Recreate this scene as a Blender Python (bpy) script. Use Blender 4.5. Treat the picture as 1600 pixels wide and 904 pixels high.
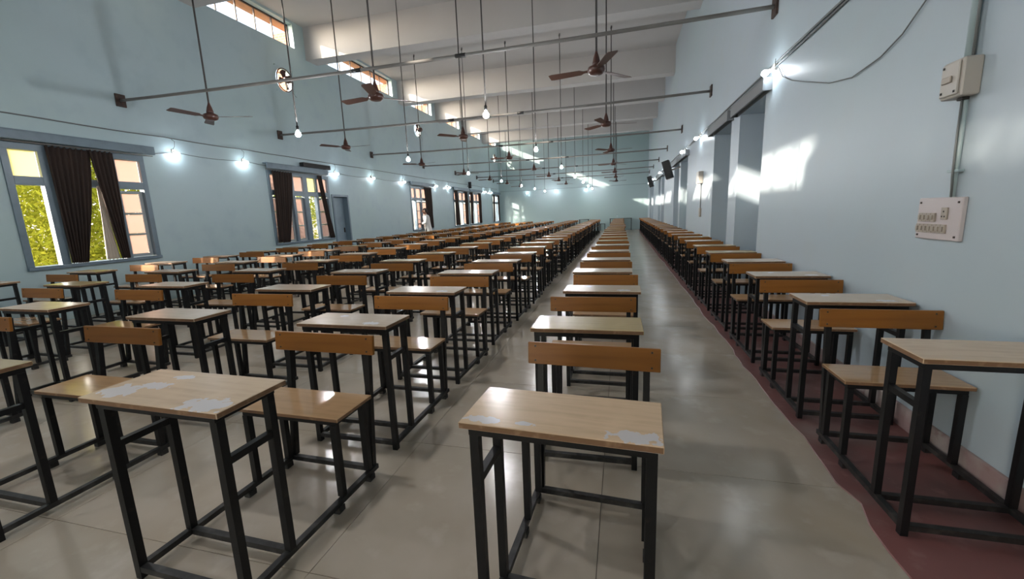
import bpy, bmesh, math, random
from mathutils import Vector, Matrix
random.seed(7)
PI = math.pi
SC = bpy.context.scene
COL = SC.collection
for o in list(bpy.data.objects):
    bpy.data.objects.remove(o, do_unlink=True)

# ------------------------------------------------------------------ camera, sky, sun, exposure
H = 1.326
cam_d = bpy.data.cameras.new('camera')
cam_d.sensor_width = 36.0
cam_d.lens = 36.0 * 655.34 / 1600.0
cam_d.clip_start = 0.02
cam = bpy.data.objects.new('camera', cam_d)
COL.objects.link(cam)
YAW, PITCH, ROLL = (-0.258101, -0.179647, -0.039341)
fw = Vector((math.sin(YAW)*math.cos(PITCH), math.cos(YAW)*math.cos(PITCH), math.sin(PITCH)))
r0 = Vector((math.cos(YAW), -math.sin(YAW), 0.0)); u0 = r0.cross(fw)
rt = r0*math.cos(ROLL) + u0*math.sin(ROLL)
up = u0*math.cos(ROLL) - r0*math.sin(ROLL)
cam.matrix_world = Matrix(((rt.x, up.x, -fw.x, 0), (rt.y, up.y, -fw.y, 0), (rt.z, up.z, -fw.z, H), (0, 0, 0, 1)))
SC.camera = cam

SUN_DIR = Vector((1.0, 0.78, -0.43)).normalized()
SUN_EL = math.asin(-SUN_DIR.z)
w = bpy.data.worlds.new('sky'); SC.world = w; w.use_nodes = True
nt = w.node_tree; nt.nodes.clear()
sky = nt.nodes.new('ShaderNodeTexSky'); sky.sky_type = 'NISHITA'; sky.sun_disc = False
sky.sun_elevation = SUN_EL; sky.sun_rotation = math.atan2(-SUN_DIR.x, -SUN_DIR.y) % (2*PI)
sky.air_density = 1.0; sky.dust_density = 2.0
bg = nt.nodes.new('ShaderNodeBackground'); bg.inputs['Strength'].default_value = 0.50
hs = nt.nodes.new('ShaderNodeHueSaturation'); hs.inputs['Saturation'].default_value = 0.55
wo = nt.nodes.new('ShaderNodeOutputWorld')
nt.links.new(sky.outputs[0], hs.inputs['Color']); nt.links.new(hs.outputs[0], bg.inputs['Color']); nt.links.new(bg.outputs[0], wo.inputs['Surface'])
sd = bpy.data.lights.new('sun', 'SUN'); sd.energy = 5.8; sd.angle = math.radians(0.6); sd.color = (1.0, 0.86, 0.70)
so = bpy.data.objects.new('sun', sd); COL.objects.link(so)
so.rotation_euler = (-SUN_DIR).to_track_quat('Z', 'Y').to_euler(); so.location = (-20, -15, 15)

vs = SC.view_settings
SC.display_settings.display_device = 'sRGB'
vs.view_transform = 'Standard'; vs.look = 'None'; vs.gamma = 1.0; vs.use_curve_mapping = False
vs.exposure = 1.35
SC.cycles.max_bounces = 8; SC.cycles.diffuse_bounces = 5; SC.cycles.glossy_bounces = 3
SC.cycles.transparent_max_bounces = 10
BULB = 32.0      # radiance of the small wall bulbs
PENDANT = 265.0  # radiance of the hanging lamps

# ------------------------------------------------------------------ hall measures
XL, XR, YB, YF, ZC = -8.10, 1.61, 28.2, -6.0, 6.30
PIPE_Y = [5.6, 9.03, 12.98, 16.84, 20.42, 23.7, 26.96]

# ------------------------------------------------------------------ materials
def mat(name, col, rough=0.5, metal=0.0, noise=None, var=0.0, bump=None, spec=0.5, sheen=0.0):
    """noise: list of (scale, (r,g,b), low, high) layers mixed over the base by a noise mask; var: per-object value jitter"""
    m = bpy.data.materials.new(name); m.use_nodes = True
    t = m.node_tree; b = t.nodes['Principled BSDF']
    b.inputs['Roughness'].default_value = rough; b.inputs['Metallic'].default_value = metal
    b.inputs['Specular IOR Level'].default_value = spec
    tc = t.nodes.new('ShaderNodeTexCoord')
    rgb = t.nodes.new('ShaderNodeRGB'); rgb.outputs[0].default_value = (*col, 1); cur = rgb.outputs[0]
    for (sc, c2, lo, hi) in (noise or []):
        mp = t.nodes.new('ShaderNodeMapping')
        mp.inputs['Scale'].default_value = sc if isinstance(sc, tuple) else (sc, sc, sc)
        n = t.nodes.new('ShaderNodeTexNoise'); n.inputs['Scale'].default_value = 1.0; n.inputs['Detail'].default_value = 5
        t.links.new(tc.outputs['Object'], mp.inputs['Vector']); t.links.new(mp.outputs[0], n.inputs['Vector'])
        r = t.nodes.new('ShaderNodeMapRange'); r.inputs[1].default_value = lo; r.inputs[2].default_value = hi
        t.links.new(n.outputs['Fac'], r.inputs[0])
        mx = t.nodes.new('ShaderNodeMixRGB'); mx.inputs[2].default_value = (*c2, 1)
        t.links.new(r.outputs[0], mx.inputs[0]); t.links.new(cur, mx.inputs[1]); cur = mx.outputs[0]
    if var:
        oi = t.nodes.new('ShaderNodeObjectInfo')
        r = t.nodes.new('ShaderNodeMapRange'); r.inputs[3].default_value = 1-var; r.inputs[4].default_value = 1+var
        t.links.new(oi.outputs['Random'], r.inputs[0])
        h_ = t.nodes.new('ShaderNodeHueSaturation'); t.links.new(r.outputs[0], h_.inputs['Value'])
        t.links.new(cur, h_.inputs['Color']); cur = h_.outputs[0]
    t.links.new(cur, b.inputs['Base Color'])
    if bump:
        n = t.nodes.new('ShaderNodeTexNoise'); n.inputs['Scale'].default_value = bump[0]; n.inputs['Detail'].default_value = 4
        t.links.new(tc.outputs['Object'], n.inputs['Vector'])
        bp = t.nodes.new('ShaderNodeBump'); bp.inputs['Strength'].default_value = bump[1]; bp.inputs['Distance'].default_value = 0.01
        t.links.new(n.outputs['Fac'], bp.inputs['Height']); t.links.new(bp.outputs[0], b.inputs['Normal'])
    return m

M = {}
M['wall'] = mat('wall_paint_aqua', (0.43, 0.545, 0.59), 0.45, noise=[(0.35, (0.425, 0.55, 0.56), 0.4, 0.65), (3.0, (0.39, 0.50, 0.55), 0.52, 0.8)], bump=(9, 0.06))
M['wall_r'] = mat('wall_paint_pale_blue', (0.465, 0.54, 0.61), 0.42, noise=[(0.4, (0.45, 0.545, 0.59), 0.4, 0.65), (2.5, (0.46, 0.53, 0.57), 0.52, 0.8)], bump=(7, 0.08))
M['wall_b'] = mat('wall_paint_sea_green', (0.34, 0.46, 0.465), 0.45, noise=[(0.3, (0.355, 0.455, 0.48), 0.4, 0.65)], bump=(9, 0.06))
M['ceil'] = mat('whitewash', (0.54, 0.525, 0.515), 0.8, noise=[(0.5, (0.50, 0.485, 0.475), 0.45, 0.7)], bump=(6, 0.06))
M['slab'] = mat('polished_concrete', (0.52, 0.445, 0.36), 0.20, noise=[(0.7, (0.37, 0.315, 0.235), 0.38, 0.68), (2.3, (0.45, 0.375, 0.285), 0.42, 0.7), (5.5, (0.58, 0.51, 0.43), 0.55, 0.8)], var=0.05, bump=(4, 0.05))
M['joint'] = mat('joint_filler', (0.14, 0.125, 0.105), 0.8)
M['red'] = mat('red_oxide_cement', (0.24, 0.095, 0.085), 0.4, noise=[(2.2, (0.17, 0.085, 0.078), 0.42, 0.65), (9, (0.33, 0.18, 0.165), 0.58, 0.8), (1.2, (0.27, 0.21, 0.185), 0.58, 0.75)], bump=(10, 0.15))
M['skirt'] = mat('worn_pink_skirting', (0.36, 0.25, 0.24), 0.6, noise=[(4, (0.45, 0.40, 0.38), 0.45, 0.65), (11, (0.22, 0.10, 0.09), 0.58, 0.75)], bump=(14, 0.2))
M['steel'] = mat('black_enamel_steel', (0.007, 0.007, 0.0075), 0.42, noise=[(30, (0.022, 0.018, 0.015), 0.62, 0.8)], spec=0.3)
M['rail'] = mat('dusty_black_steel', (0.014, 0.0135, 0.013), 0.5, noise=[(18, (0.07, 0.065, 0.058), 0.5, 0.8)])
M['board'] = mat('teak_laminate', (0.275, 0.108, 0.020), 0.34, noise=[((2.0, 30, 40), (0.225, 0.085, 0.015), 0.4, 0.7)], var=0.2, spec=0.3)
M['edge'] = mat('raw_brown_edge', (0.20, 0.105, 0.05), 0.6, noise=[(25, (0.33, 0.2, 0.11), 0.55, 0.75)], var=0.15)
M['blue'] = mat('grey_blue_joinery_paint', (0.16, 0.22, 0.27), 0.35, noise=[(6, (0.13, 0.18, 0.22), 0.5, 0.75)])
M['blue_dk'] = mat('slate_blue_door_paint', (0.27, 0.35, 0.41), 0.4, noise=[(4, (0.23, 0.30, 0.36), 0.5, 0.75)])
M['valance'] = mat('grey_sheet_metal', (0.22, 0.235, 0.25), 0.35, metal=0.3)
M['curtain'] = mat('dark_brown_curtain', (0.022, 0.013, 0.010), 0.85, noise=[((3, 14, 1), (0.035, 0.018, 0.012), 0.4, 0.7)])
M['lining'] = mat('cream_curtain_lining', (0.55, 0.48, 0.40), 0.9)
M['pipe'] = mat('grey_painted_pipe', (0.20, 0.195, 0.185), 0.45, noise=[((1.5, 8, 8), (0.12, 0.11, 0.10), 0.5, 0.75)])
M['plate'] = mat('rusty_wall_plate', (0.045, 0.026, 0.02), 0.6, noise=[(30, (0.09, 0.04, 0.025), 0.5, 0.7)])
M['rod'] = mat('dark_drop_rod', (0.055, 0.050, 0.047), 0.5)
M['fan'] = mat('brown_fan_enamel', (0.075, 0.030, 0.022), 0.32)
M['blade'] = mat('brown_fan_blade', (0.10, 0.05, 0.038), 0.4)
M['black'] = mat('black_plastic', (0.014, 0.014, 0.015), 0.4)
M['grille'] = mat('speaker_grille_cloth', (0.03, 0.03, 0.031), 0.8)
M['wire'] = mat('grey_cable_sheath', (0.16, 0.17, 0.17), 0.5)
M['wire_w'] = mat('pale_conduit_plastic', (0.42, 0.53, 0.55), 0.45)
M['box'] = mat('cream_switch_plastic', (0.50, 0.47, 0.42), 0.4)
M['plate_w'] = mat('white_laminate_board', (0.62, 0.56, 0.56), 0.35)
M['switch'] = mat('aged_switch_plastic', (0.42, 0.37, 0.31), 0.4)
M['dark'] = mat('dark_slot', (0.02, 0.02, 0.02), 0.6)
M['skin'] = mat('brown_skin', (0.22, 0.11, 0.07), 0.5)
M['hair'] = mat('black_hair', (0.012, 0.010, 0.009), 0.6)
M['shirt'] = mat('white_cotton', (0.72, 0.72, 0.70), 0.85)
M['trouser'] = mat('dark_trousers', (0.03, 0.03, 0.035), 0.85)
M['bark'] = mat('grey_bark', (0.11, 0.075, 0.05), 0.9)
M['earth'] = mat('dry_earth', (0.30, 0.22, 0.14), 0.9, noise=[(0.8, (0.22, 0.17, 0.10), 0.4, 0.65)])
M['screw'] = mat('dull_screw_head', (0.06, 0.045, 0.035), 0.45, metal=0.6)

def brick_mat():
    m = bpy.data.materials.new('orange_brickwork'); m.use_nodes = True; t = m.node_tree; b = t.nodes['Principled BSDF']
    tc = t.nodes.new('ShaderNodeTexCoord'); mp = t.nodes.new('ShaderNodeMapping'); mp.inputs['Rotation'].default_value = (PI/2, 0, 0)
    br = t.nodes.new('ShaderNodeTexBrick'); br.inputs['Scale'].default_value = 4.0
    br.inputs['Color1'].default_value = (0.27, 0.10, 0.05, 1); br.inputs['Color2'].default_value = (0.34, 0.14, 0.07, 1); br.inputs['Mortar'].default_value = (0.34, 0.25, 0.19, 1)
    t.links.new(tc.outputs['Object'], mp.inputs[0]); t.links.new(mp.outputs[0], br.inputs[0]); t.links.new(br.outputs[0], b.inputs['Base Color'])
    b.inputs['Roughness'].default_value = 0.85
    return m
M['brick'] = brick_mat()

def top_mat(name, base, patches, rough=0.22):
    """laminate top; patches: (cx, cy, rx, ry) worn-through places in the top's own frame"""
    m = mat(name, base, rough, noise=[((3, 40, 10), tuple(c*0.86 for c in base), 0.42, 0.7), (9, tuple(c*1.06 for c in base), 0.5, 0.8)], var=0.10)
    t = m.node_tree; b = t.nodes['Principled BSDF']
    tc = [n for n in t.nodes if n.type == 'TEX_COORD'][0]
    src = b.inputs['Base Color'].links[0].from_socket
    nz = t.nodes.new('ShaderNodeTexNoise'); nz.inputs['Scale'].default_value = 34; nz.inputs['Detail'].default_value = 6
    t.links.new(tc.outputs['Object'], nz.inputs['Vector'])
    for (cx, cy, rx, ry) in patches:
        mp = t.nodes.new('ShaderNodeMapping'); mp.inputs['Location'].default_value = (-cx/rx, -cy/ry, 0); mp.inputs['Scale'].default_value = (1/rx, 1/ry, 0)
        t.links.new(tc.outputs['Object'], mp.inputs['Vector'])
        ln = t.nodes.new('ShaderNodeVectorMath'); ln.operation = 'LENGTH'; t.links.new(mp.outputs[0], ln.inputs[0])
        ad = t.nodes.new('ShaderNodeMath'); ad.operation = 'MULTIPLY_ADD'; ad.inputs[1].default_value = 2.4; t.links.new(nz.outputs['Fac'], ad.inputs[0]); t.links.new(ln.outputs['Value'], ad.inputs[2])
        r = t.nodes.new('ShaderNodeMapRange'); r.inputs[1].default_value = 2.10; r.inputs[2].default_value = 2.16; r.inputs[3].default_value = 1; r.inputs[4].default_value = 0
        t.links.new(ad.outputs[0], r.inputs[0])
        mx = t.nodes.new('ShaderNodeMixRGB'); mx.inputs[2].default_value = (0.64, 0.60, 0.585, 1)
        t.links.new(r.outputs[0], mx.inputs[0]); t.links.new(src, mx.inputs[1]); src = mx.outputs[0]
    t.links.new(src, b.inputs['Base Color'])
    return m
TAN = (0.70, 0.50, 0.32)
M['top'] = top_mat('tan_laminate_top', (0.58, 0.45, 0.33), [])
M['top_e'] = top_mat('tan_laminate_chipped', (0.55, 0.42, 0.30), [(0.16, -0.08, 0.05, 0.03), (-0.1, 0.06, 0.03, 0.015)])
M['top_d'] = top_mat('plain_tan_laminate', (0.66, 0.475, 0.31), [])
M['top_a'] = top_mat('tan_laminate_peeled_right', TAN, [(0.215, -0.10, 0.075, 0.032), (-0.215, -0.10, 0.06, 0.022), (-0.085, -0.095, 0.03, 0.012)])
M['top_b'] = top_mat('tan_laminate_scuffed', (0.66, 0.49, 0.33), [(0.19, -0.09, 0.09, 0.045), (-0.2, -0.06, 0.07, 0.05), (-0.12, 0.0, 0.06, 0.03), (-0.1, 0.08, 0.04, 0.02)])
M['top_c'] = top_mat('yellow_tan_laminate', (0.50, 0.38, 0.19), [])
M['seat'] = top_mat('glossy_tan_seat', (0.50, 0.31, 0.165), [], 0.10)

def emit(name, col, s):
    m = bpy.data.materials.new(name); m.use_nodes = True; t = m.node_tree; t.nodes.clear()
    e = t.nodes.new('ShaderNodeEmission'); e.inputs[0].default_value = (*col, 1); e.inputs[1].default_value = s
    o = t.nodes.new('ShaderNodeOutputMaterial'); t.links.new(e.outputs[0], o.inputs[0]); return m
M['bulb'] = emit('lit_bulb_globe', (0.86, 0.94, 1.0), BULB)
M['pendant'] = emit('lit_pendant_globe', (0.96, 0.97, 1.0), PENDANT)

def glass(name, tint, frost):
    m = bpy.data.materials.new(name); m.use_nodes = True; t = m.node_tree; t.nodes.clear()
    tr = t.nodes.new('ShaderNodeBsdfTransparent'); tr.inputs[0].default_value = (*tint, 1)
    gl = t.nodes.new('ShaderNodeBsdfGlossy'); gl.inputs['Roughness'].default_value = 0.05
    fr = t.nodes.new('ShaderNodeFresnel'); fr.inputs[0].default_value = 1.45
    tl = t.nodes.new('ShaderNodeBsdfTranslucent'); tl.inputs[0].default_value = (*tint, 1)
    m0 = t.nodes.new('ShaderNodeMixShader'); m0.inputs[0].default_value = frost
    t.links.new(tr.outputs[0], m0.inputs[1]); t.links.new(tl.outputs[0], m0.inputs[2])
    m1 = t.nodes.new('ShaderNodeMixShader'); ge = t.nodes.new('ShaderNodeNewGeometry'); k_ = t.nodes.new('ShaderNodeMath'); k_.operation = 'SUBTRACT'; k_.inputs[0].default_value = 1.0
    t.links.new(ge.outputs['Backfacing'], k_.inputs[1]); k2 = t.nodes.new('ShaderNodeMath'); k2.operation = 'MULTIPLY'
    t.links.new(fr.outputs[0], k2.inputs[0]); t.links.new(k_.outputs[0], k2.inputs[1])     # reflect only where the ray enters the pane
    t.links.new(k2.outputs[0], m1.inputs[0]); t.links.new(m0.outputs[0], m1.inputs[1]); t.links.new(gl.outputs[0], m1.inputs[2])
    o = t.nodes.new('ShaderNodeOutputMaterial'); t.links.new(m1.outputs[0], o.inputs[0]); return m
M['glass'] = glass('clear_glass', (0.95, 0.96, 0.97), 0.0)
M['frost'] = glass('frosted_rosy_glass', (0.43, 0.345, 0.315), 0.6)
M['amber'] = glass('frosted_amber_glass', (0.56, 0.53, 0.34), 0.7)

def leaf_mat(name, c):
    m = bpy.data.materials.new(name); m.use_nodes = True; t = m.node_tree; t.nodes.clear()
    tc = t.nodes.new('ShaderNodeTexCoord'); n = t.nodes.new('ShaderNodeTexNoise'); n.inputs['Scale'].default_value = 5
    t.links.new(tc.outputs['Object'], n.inputs['Vector'])
    mx = t.nodes.new('ShaderNodeMixRGB'); mx.inputs[1].default_value = (*c, 1); mx.inputs[2].default_value = (c[0]*0.45, c[1]*0.6, c[2]*0.5, 1)
    t.links.new(n.outputs['Fac'], mx.inputs[0])
    d = t.nodes.new('ShaderNodeBsdfDiffuse'); tl = t.nodes.new('ShaderNodeBsdfTranslucent')
    t.links.new(mx.outputs[0], d.inputs[0]); t.links.new(mx.outputs[0], tl.inputs[0])
    a = t.nodes.new('ShaderNodeMixShader'); a.inputs[0].default_value = 0.5; t.links.new(d.outputs[0], a.inputs[1]); t.links.new(tl.outputs[0], a.inputs[2])
    o = t.nodes.new('ShaderNodeOutputMaterial'); t.links.new(a.outputs[0], o.inputs[0]); return m
M['leaf'] = leaf_mat('yellow_green_leaf', (0.25, 0.235, 0.025))
M['leaf2'] = leaf_mat('mid_green_leaf', (0.20, 0.24, 0.05))

# ------------------------------------------------------------------ mesh helpers
def add_box(bm, x0, x1, y0, y1, z0, z1, mi=0):
    v = [bm.verts.new((x, y, z)) for z in (z0, z1) for y in (y0, y1) for x in (x0, x1)]
    fs = [(0, 2, 3, 1), (4, 5, 7, 6), (0, 1, 5, 4), (2, 6, 7, 3), (0, 4, 6, 2), (1, 3, 7, 5)]
    out = []
    for f in fs:
        q = bm.faces.new([v[i] for i in f]); q.material_index = mi; out.append(q)
    return v, out
def bar(bm, a, b, w_, d_=None, mi=0):
    """square bar between two points"""
    a, b = Vector(a), Vector(b); d_ = d_ or w_
    ax = (b-a).normalized(); ref = Vector((0, 1, 0)) if abs(ax.y) < 0.9 else Vector((1, 0, 0))
    s = ax.cross(ref).normalized(); t = ax.cross(s).normalized()
    s *= w_/2; t *= d_/2
    v = [bm.verts.new(p + i*s + j*t) for p in (a, b) for i, j in ((-1, -1), (1, -1), (1, 1), (-1, 1))]
    for f in ((3, 2, 1, 0), (4, 5, 6, 7), (0, 1, 5, 4), (1, 2, 6, 5), (2, 3, 7, 6), (3, 0, 4, 7)):
        bm.faces.new([v[i] for i in f]).material_index = mi
def tube(bm, pts, r, n=8, mi=0, cap=True):
    pts = [Vector(p) for p in pts]; rings = []
    rr = r if isinstance(r, (list, tuple)) else [r]*len(pts)
    prev = None
    for i, p in enumerate(pts):
        t = (pts[min(i+1, len(pts)-1)] - pts[max(i-1, 0)]).normalized()
        if prev is None:
            s = t.cross(Vector((0, 0, 1)) if abs(t.z) < 0.9 else Vector((1, 0, 0))).normalized()
        else:
            s = (prev - t*prev.dot(t)).normalized()
        prev = s; u = t.cross(s)
        rings.append([bm.verts.new(p + (s*math.cos(2*PI*k/n) + u*math.sin(2*PI*k/n))*rr[i]) for k in range(n)])
    for a, b in zip(rings, rings[1:]):
        for k in range(n):
            f = bm.faces.new((a[k], a[(k+1) % n], b[(k+1) % n], b[k])); f.smooth = True; f.material_index = mi
    if cap:
        bm.faces.new(rings[0][::-1]).material_index = mi; bm.faces.new(rings[-1]).material_index = mi
def lathe(bm, prof, n=16, mi=0, M4=None):
    """prof: (r, z) from bottom to top, closed by caps"""
    rings = []
    for r, z in prof:
        rings.append([bm.verts.new(Vector((r*math.cos(2*PI*k/n), r*math.sin(2*PI*k/n), z))) for k in range(n)])
    for a, b in zip(rings, rings[1:]):
        for k in range(n):
            f = bm.faces.new((a[k], a[(k+1) % n], b[(k+1) % n], b[k])); f.smooth = True; f.material_index = mi
    bm.faces.new(rings[0][::-1]).material_index = mi; bm.faces.new(rings[-1]).material_index = mi
    if M4 is not None:
        bmesh.ops.transform(bm, matrix=M4, verts=[v for r in rings for v in r])
def mesh(name, build, mats, bevel=0.0, seg=1, smooth=False):
    bm = bmesh.new(); build(bm)
    if bevel:
        bmesh.ops.bevel(bm, geom=list(bm.edges), offset=bevel, segments=seg, affect='EDGES', profile=0.5)
    bmesh.ops.recalc_face_normals(bm, faces=bm.faces)
    if smooth:
        for f in bm.faces: f.smooth = True
    me = bpy.data.meshes.new(name); bm.to_mesh(me); bm.free()
    for m in (mats if isinstance(mats, (list, tuple)) else [mats]): me.materials.append(M[m])
    return me
def obj(name, me, parent=None, loc=(0, 0, 0), rot=None, kind=None):
    o = bpy.data.objects.new(name, me); COL.objects.link(o)
    o.parent = parent; o.location = loc
    if rot: o.rotation_euler = rot
    if kind: o['kind'] = kind
    return o
def tag(o, label, cat, group=None):
    o['label'] = label; o['category'] = cat
    if group: o['group'] = group
    return o
def thing(name, label, cat, loc=(0, 0, 0), rz=0.0, group=None):
    o = bpy.data.objects.new(name, None); COL.objects.link(o); o.location = loc; o.rotation_euler = (0, 0, rz)
    o.empty_display_size = 0.1
    return tag(o, label, cat, group)
def struct(name, me, parent=None):
    return obj(name, me, parent, kind='structure' if parent is None else None)
def box_part(name, parent, x0, x1, y0, y1, z0, z1, m, bevel=0.0, loc=(0, 0, 0)):
    return obj(name, mesh(name, lambda bm: add_box(bm, x0, x1, y0, y1, z0, z1), m, bevel), parent, loc)
ORD = ['first', 'second', 'third', 'fourth', 'fifth', 'sixth', 'seventh', 'eighth', 'ninth', 'tenth', '11th', '12th', '13th', '14th', '15th', '16th', '17th', '18th', '19th', '20th', '21st', '22nd', '23rd', '24th', '25th', '26th', '27th', '28th']

# ------------------------------------------------------------------ the shell
CASE = [(3.98, 5.78), (8.45, 10.62), (15.48, 17.36), (19.95, 21.9), (22.22, 24.12), (26.55, 28.0)]
CZ0, CZ1 = 0.78, 2.55
BEAMS = [(-4.0, -3.6), (0.25, 0.65), (3.55, 3.95), (6.85, 7.25), (10.3, 10.72), (15.12, 15.52), (18.42, 18.85), (21.7, 22.15), (25.0, 25.4)]
edges_y = [YF] + [e for b_ in BEAMS for e in b_] + [YB]
CLER = []
for i in range(0, len(edges_y), 2):
    a, b_ = edges_y[i], edges_y[i+1]
    CLER.append((a + 0.12, b_ - 0.38))
CLER[-1] = (25.55, 27.9)
EXH = [(9.43, 4.78), (16.55, 4.82), (27.45, 4.9)]
ER = 0.30
DOOR_L = (10.70, 11.46)
holes_l = [(a, b_, CZ0, CZ1) for a, b_ in CASE] + [(a, b_, 5.66, 6.24) for a, b_ in CLER] + [(y-ER, y+ER, z-ER, z+ER) for y, z in EXH] + [(*DOOR_L, -0.05, 2.06)]
NICHE = [(5.76, 6.86), (7.34, 8.56), (11.72, 13.05), (13.38, 14.55), (17.75, 18.95), (19.3, 20.45), (23.5, 24.7), (25.05, 26.2)]
holes_r = [(a, b_, -0.05, 2.56) for a, b_ in NICHE] + [(-4.2, -2.9, -0.05, 2.5)]

def wall_mesh(name, a0, a1, z0, z1, holes, t0, t1, axis, m):
    """wall slab with rectangular openings, one watertight shell. axis 'x': slab between x=t0 and t1, running along y; 'y': the other way"""
    us = sorted({a0, a1, *[h[0] for h in holes], *[h[1] for h in holes]}); us = [u for u in us if a0 <= u <= a1]
    zs = sorted({z0, z1, *[h[2] for h in holes], *[h[3] for h in holes]}); zs = [z for z in zs if z0 <= z <= z1]
    def solid(i, j):
        if not (0 <= i < len(us)-1 and 0 <= j < len(zs)-1): return False
        u, z = (us[i]+us[i+1])/2, (zs[j]+zs[j+1])/2
        return not any(h[0] < u < h[1] and h[2] < z < h[3] for h in holes)
    bm = bmesh.new(); vc = {}
    def V(u, z, t):
        k = (round(u, 4), round(z, 4), round(t, 4))
        if k not in vc: vc[k] = bm.verts.new((t, u, z) if axis == 'x' else (u, t, z))
        return vc[k]
    for i in range(len(us)-1):
        for j in range(len(zs)-1):
            if not solid(i, j): continue
            a, b_, c, d = us[i], us[i+1], zs[j], zs[j+1]
            for t in (t0, t1): bm.faces.new((V(a, c, t), V(b_, c, t), V(b_, d, t), V(a, d, t)))
            if not solid(i-1, j): bm.faces.new((V(a, c, t0), V(a, d, t0), V(a, d, t1), V(a, c, t1)))
            if not solid(i+1, j): bm.faces.new((V(b_, c, t0), V(b_, d, t0), V(b_, d, t1), V(b_, c, t1)))
            if not solid(i, j-1): bm.faces.new((V(a, c, t0), V(b_, c, t0), V(b_, c, t1), V(a, c, t1)))
            if not solid(i, j+1): bm.faces.new((V(a, d, t0), V(b_, d, t0), V(b_, d, t1), V(a, d, t1)))
    bmesh.ops.recalc_face_normals(bm, faces=bm.faces)
    me = bpy.data.meshes.new(name); bm.to_mesh(me); bm.free(); me.materials.append(M[m]); return me
TW = 0.20
struct('wall_left', wall_mesh('wall_left', YF-0.3, YB+0.3, -0.05, ZC, holes_l, XL-TW, XL, 'x', 'wall'))
struct('wall_right', wall_mesh('wall_right', YF-0.3, YB+0.3, -0.05, ZC, holes_r, XR, XR+0.5, 'x', 'wall_r'))
struct('wall_back', wall_mesh('wall_back', XL, XR, -0.05, ZC, [], YB, YB+0.3, 'y', 'wall_b'))
struct('wall_front', wall_mesh('wall_front', XL, XR, -0.05, ZC, [(-4.3, -2.6, -0.05, 2.4)], YF-0.3, YF, 'y', 'wall'))
box_part('added_sun_shade', None, XL, XR+0.5, YF-4.5, YF-0.3, 3.1, 3.3, 'ceil')['kind'] = 'structure'  # unseen slab added so no direct sun enters the front opening
ceiling = struct('ceiling', mesh('ceiling', lambda bm: add_box(bm, XL-TW, XR+0.5, YF-0.3, YB+0.3, ZC, ZC+0.25), 'ceil'))
for a, b_ in BEAMS:
    box_part('beam', ceiling, XL, XR, a, b_, 5.5, ZC, 'ceil')

# floor: base, cast slabs with open joints, red strip
floor = struct('floor', mesh('floor', lambda bm: add_box(bm, XL-TW, XR+0.5, YF-0.3, YB+0.3, -0.12, -0.012), 'joint'))
sx = [XL, -6.75, -5.35, -3.95, -2.55, -1.15, -0.08, 1.10]
sy = [2.08 + 0.94*k for k in range(-8, 28)] + [YB]
sy[0] = YF
pitch_m = {}
for i in range(len(sx)-1):
    for j in range(len(sy)-1):
        w_, d_ = round(sx[i+1]-sx[i], 3), round(sy[j+1]-sy[j], 3)
        if d_ < 0.05: continue
        if (w_, d_) not in pitch_m:
            g = 0.0014
            pitch_m[(w_, d_)] = mesh('slab', lambda bm: add_box(bm, g, w_-g, g, d_-g, -0.012, 0), 'slab')
        obj('slab', pitch_m[(w_, d_)], floor, (sx[i], sy[j], 0))
box_part('under_strip_slab', floor, sx[-1], XR+0.5, YF, YB, -0.012, 0, 'slab')
def red_strip(bm):
    n = 240; y0, y1 = YF, YB; L = []
    for k in range(n+1):
        y = y0 + (y1-y0)*k/n
        x = 1.005 + 0.008*math.sin(y*3.1) + 0.007*math.sin(y*7.7+1) + 0.010*random.uniform(-1, 1)
        if 1.95 < y < 2.1: x += 0.05
        L.append((x, y))
    z = 0.0035
    a = [bm.verts.new((x, y, z)) for x, y in L]; b_ = [bm.verts.new((XR, y, z)) for x, y in L]; c = [bm.verts.new((x-0.004, y, 0.0003)) for x, y in L]
    for k in range(n):
        bm.faces.new((a[k], b_[k], b_[k+1], a[k+1])); bm.faces.new((c[k], a[k], a[k+1], c[k+1]))
obj('red_border', mesh('red_border', red_strip, 'red'), floor)
# skirting on the right wall, cut by the openings
sk = None
segs = []
y = -0.3
for a, b_ in NICHE:
    segs.append((y, a)); y = b_
segs.append((y, YB))
for k, (a, b_) in enumerate(segs):
    me = mesh('baseboard', lambda bm: add_box(bm, XR-0.016, XR, a, b_, 0.0035, 0.135), 'skirt', 0.003)
    if sk is None: sk = struct('baseboard_right', me)
    else: obj('skirting_length', me, sk)

# niche doors on the right, valances above
for k, (a, b_) in enumerate(NICHE):
    d = struct('door_%d' % (k+2), mesh('door_frame', lambda bm: add_box(bm, XR+0.40, XR+0.44, a, b_, 0, 2.56), 'blue_dk'))
    wd = (b_-a)/2
    for s in (0, 1):
        y0 = a + s*wd + 0.02
        lf = box_part('door_leaf', d, XR+0.37, XR+0.40, y0, y0+wd-0.04, 0.02, 2.5, 'blue_dk', 0.004)
        for z0, z1 in ((0.15, 0.95), (1.1, 2.35)):
            box_part('panel', lf, XR+0.36, XR+0.37, y0+0.09, y0+wd-0.13, z0, z1, 'blue_dk', 0.004)
        box_part('door_handle', lf, XR+0.33, XR+0.37, (y0+wd-0.10 if s == 0 else y0+0.03), (y0+wd-0.07 if s == 0 else y0+0.06), 1.0, 1.14, 'screw', 0.004)
VAL = [(5.55, 7.02), (7.22, 8.72), (11.5, 13.2), (13.25, 14.75), (17.55, 19.1), (19.15, 20.65), (23.3, 24.85), (24.9, 26.4)]
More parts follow.
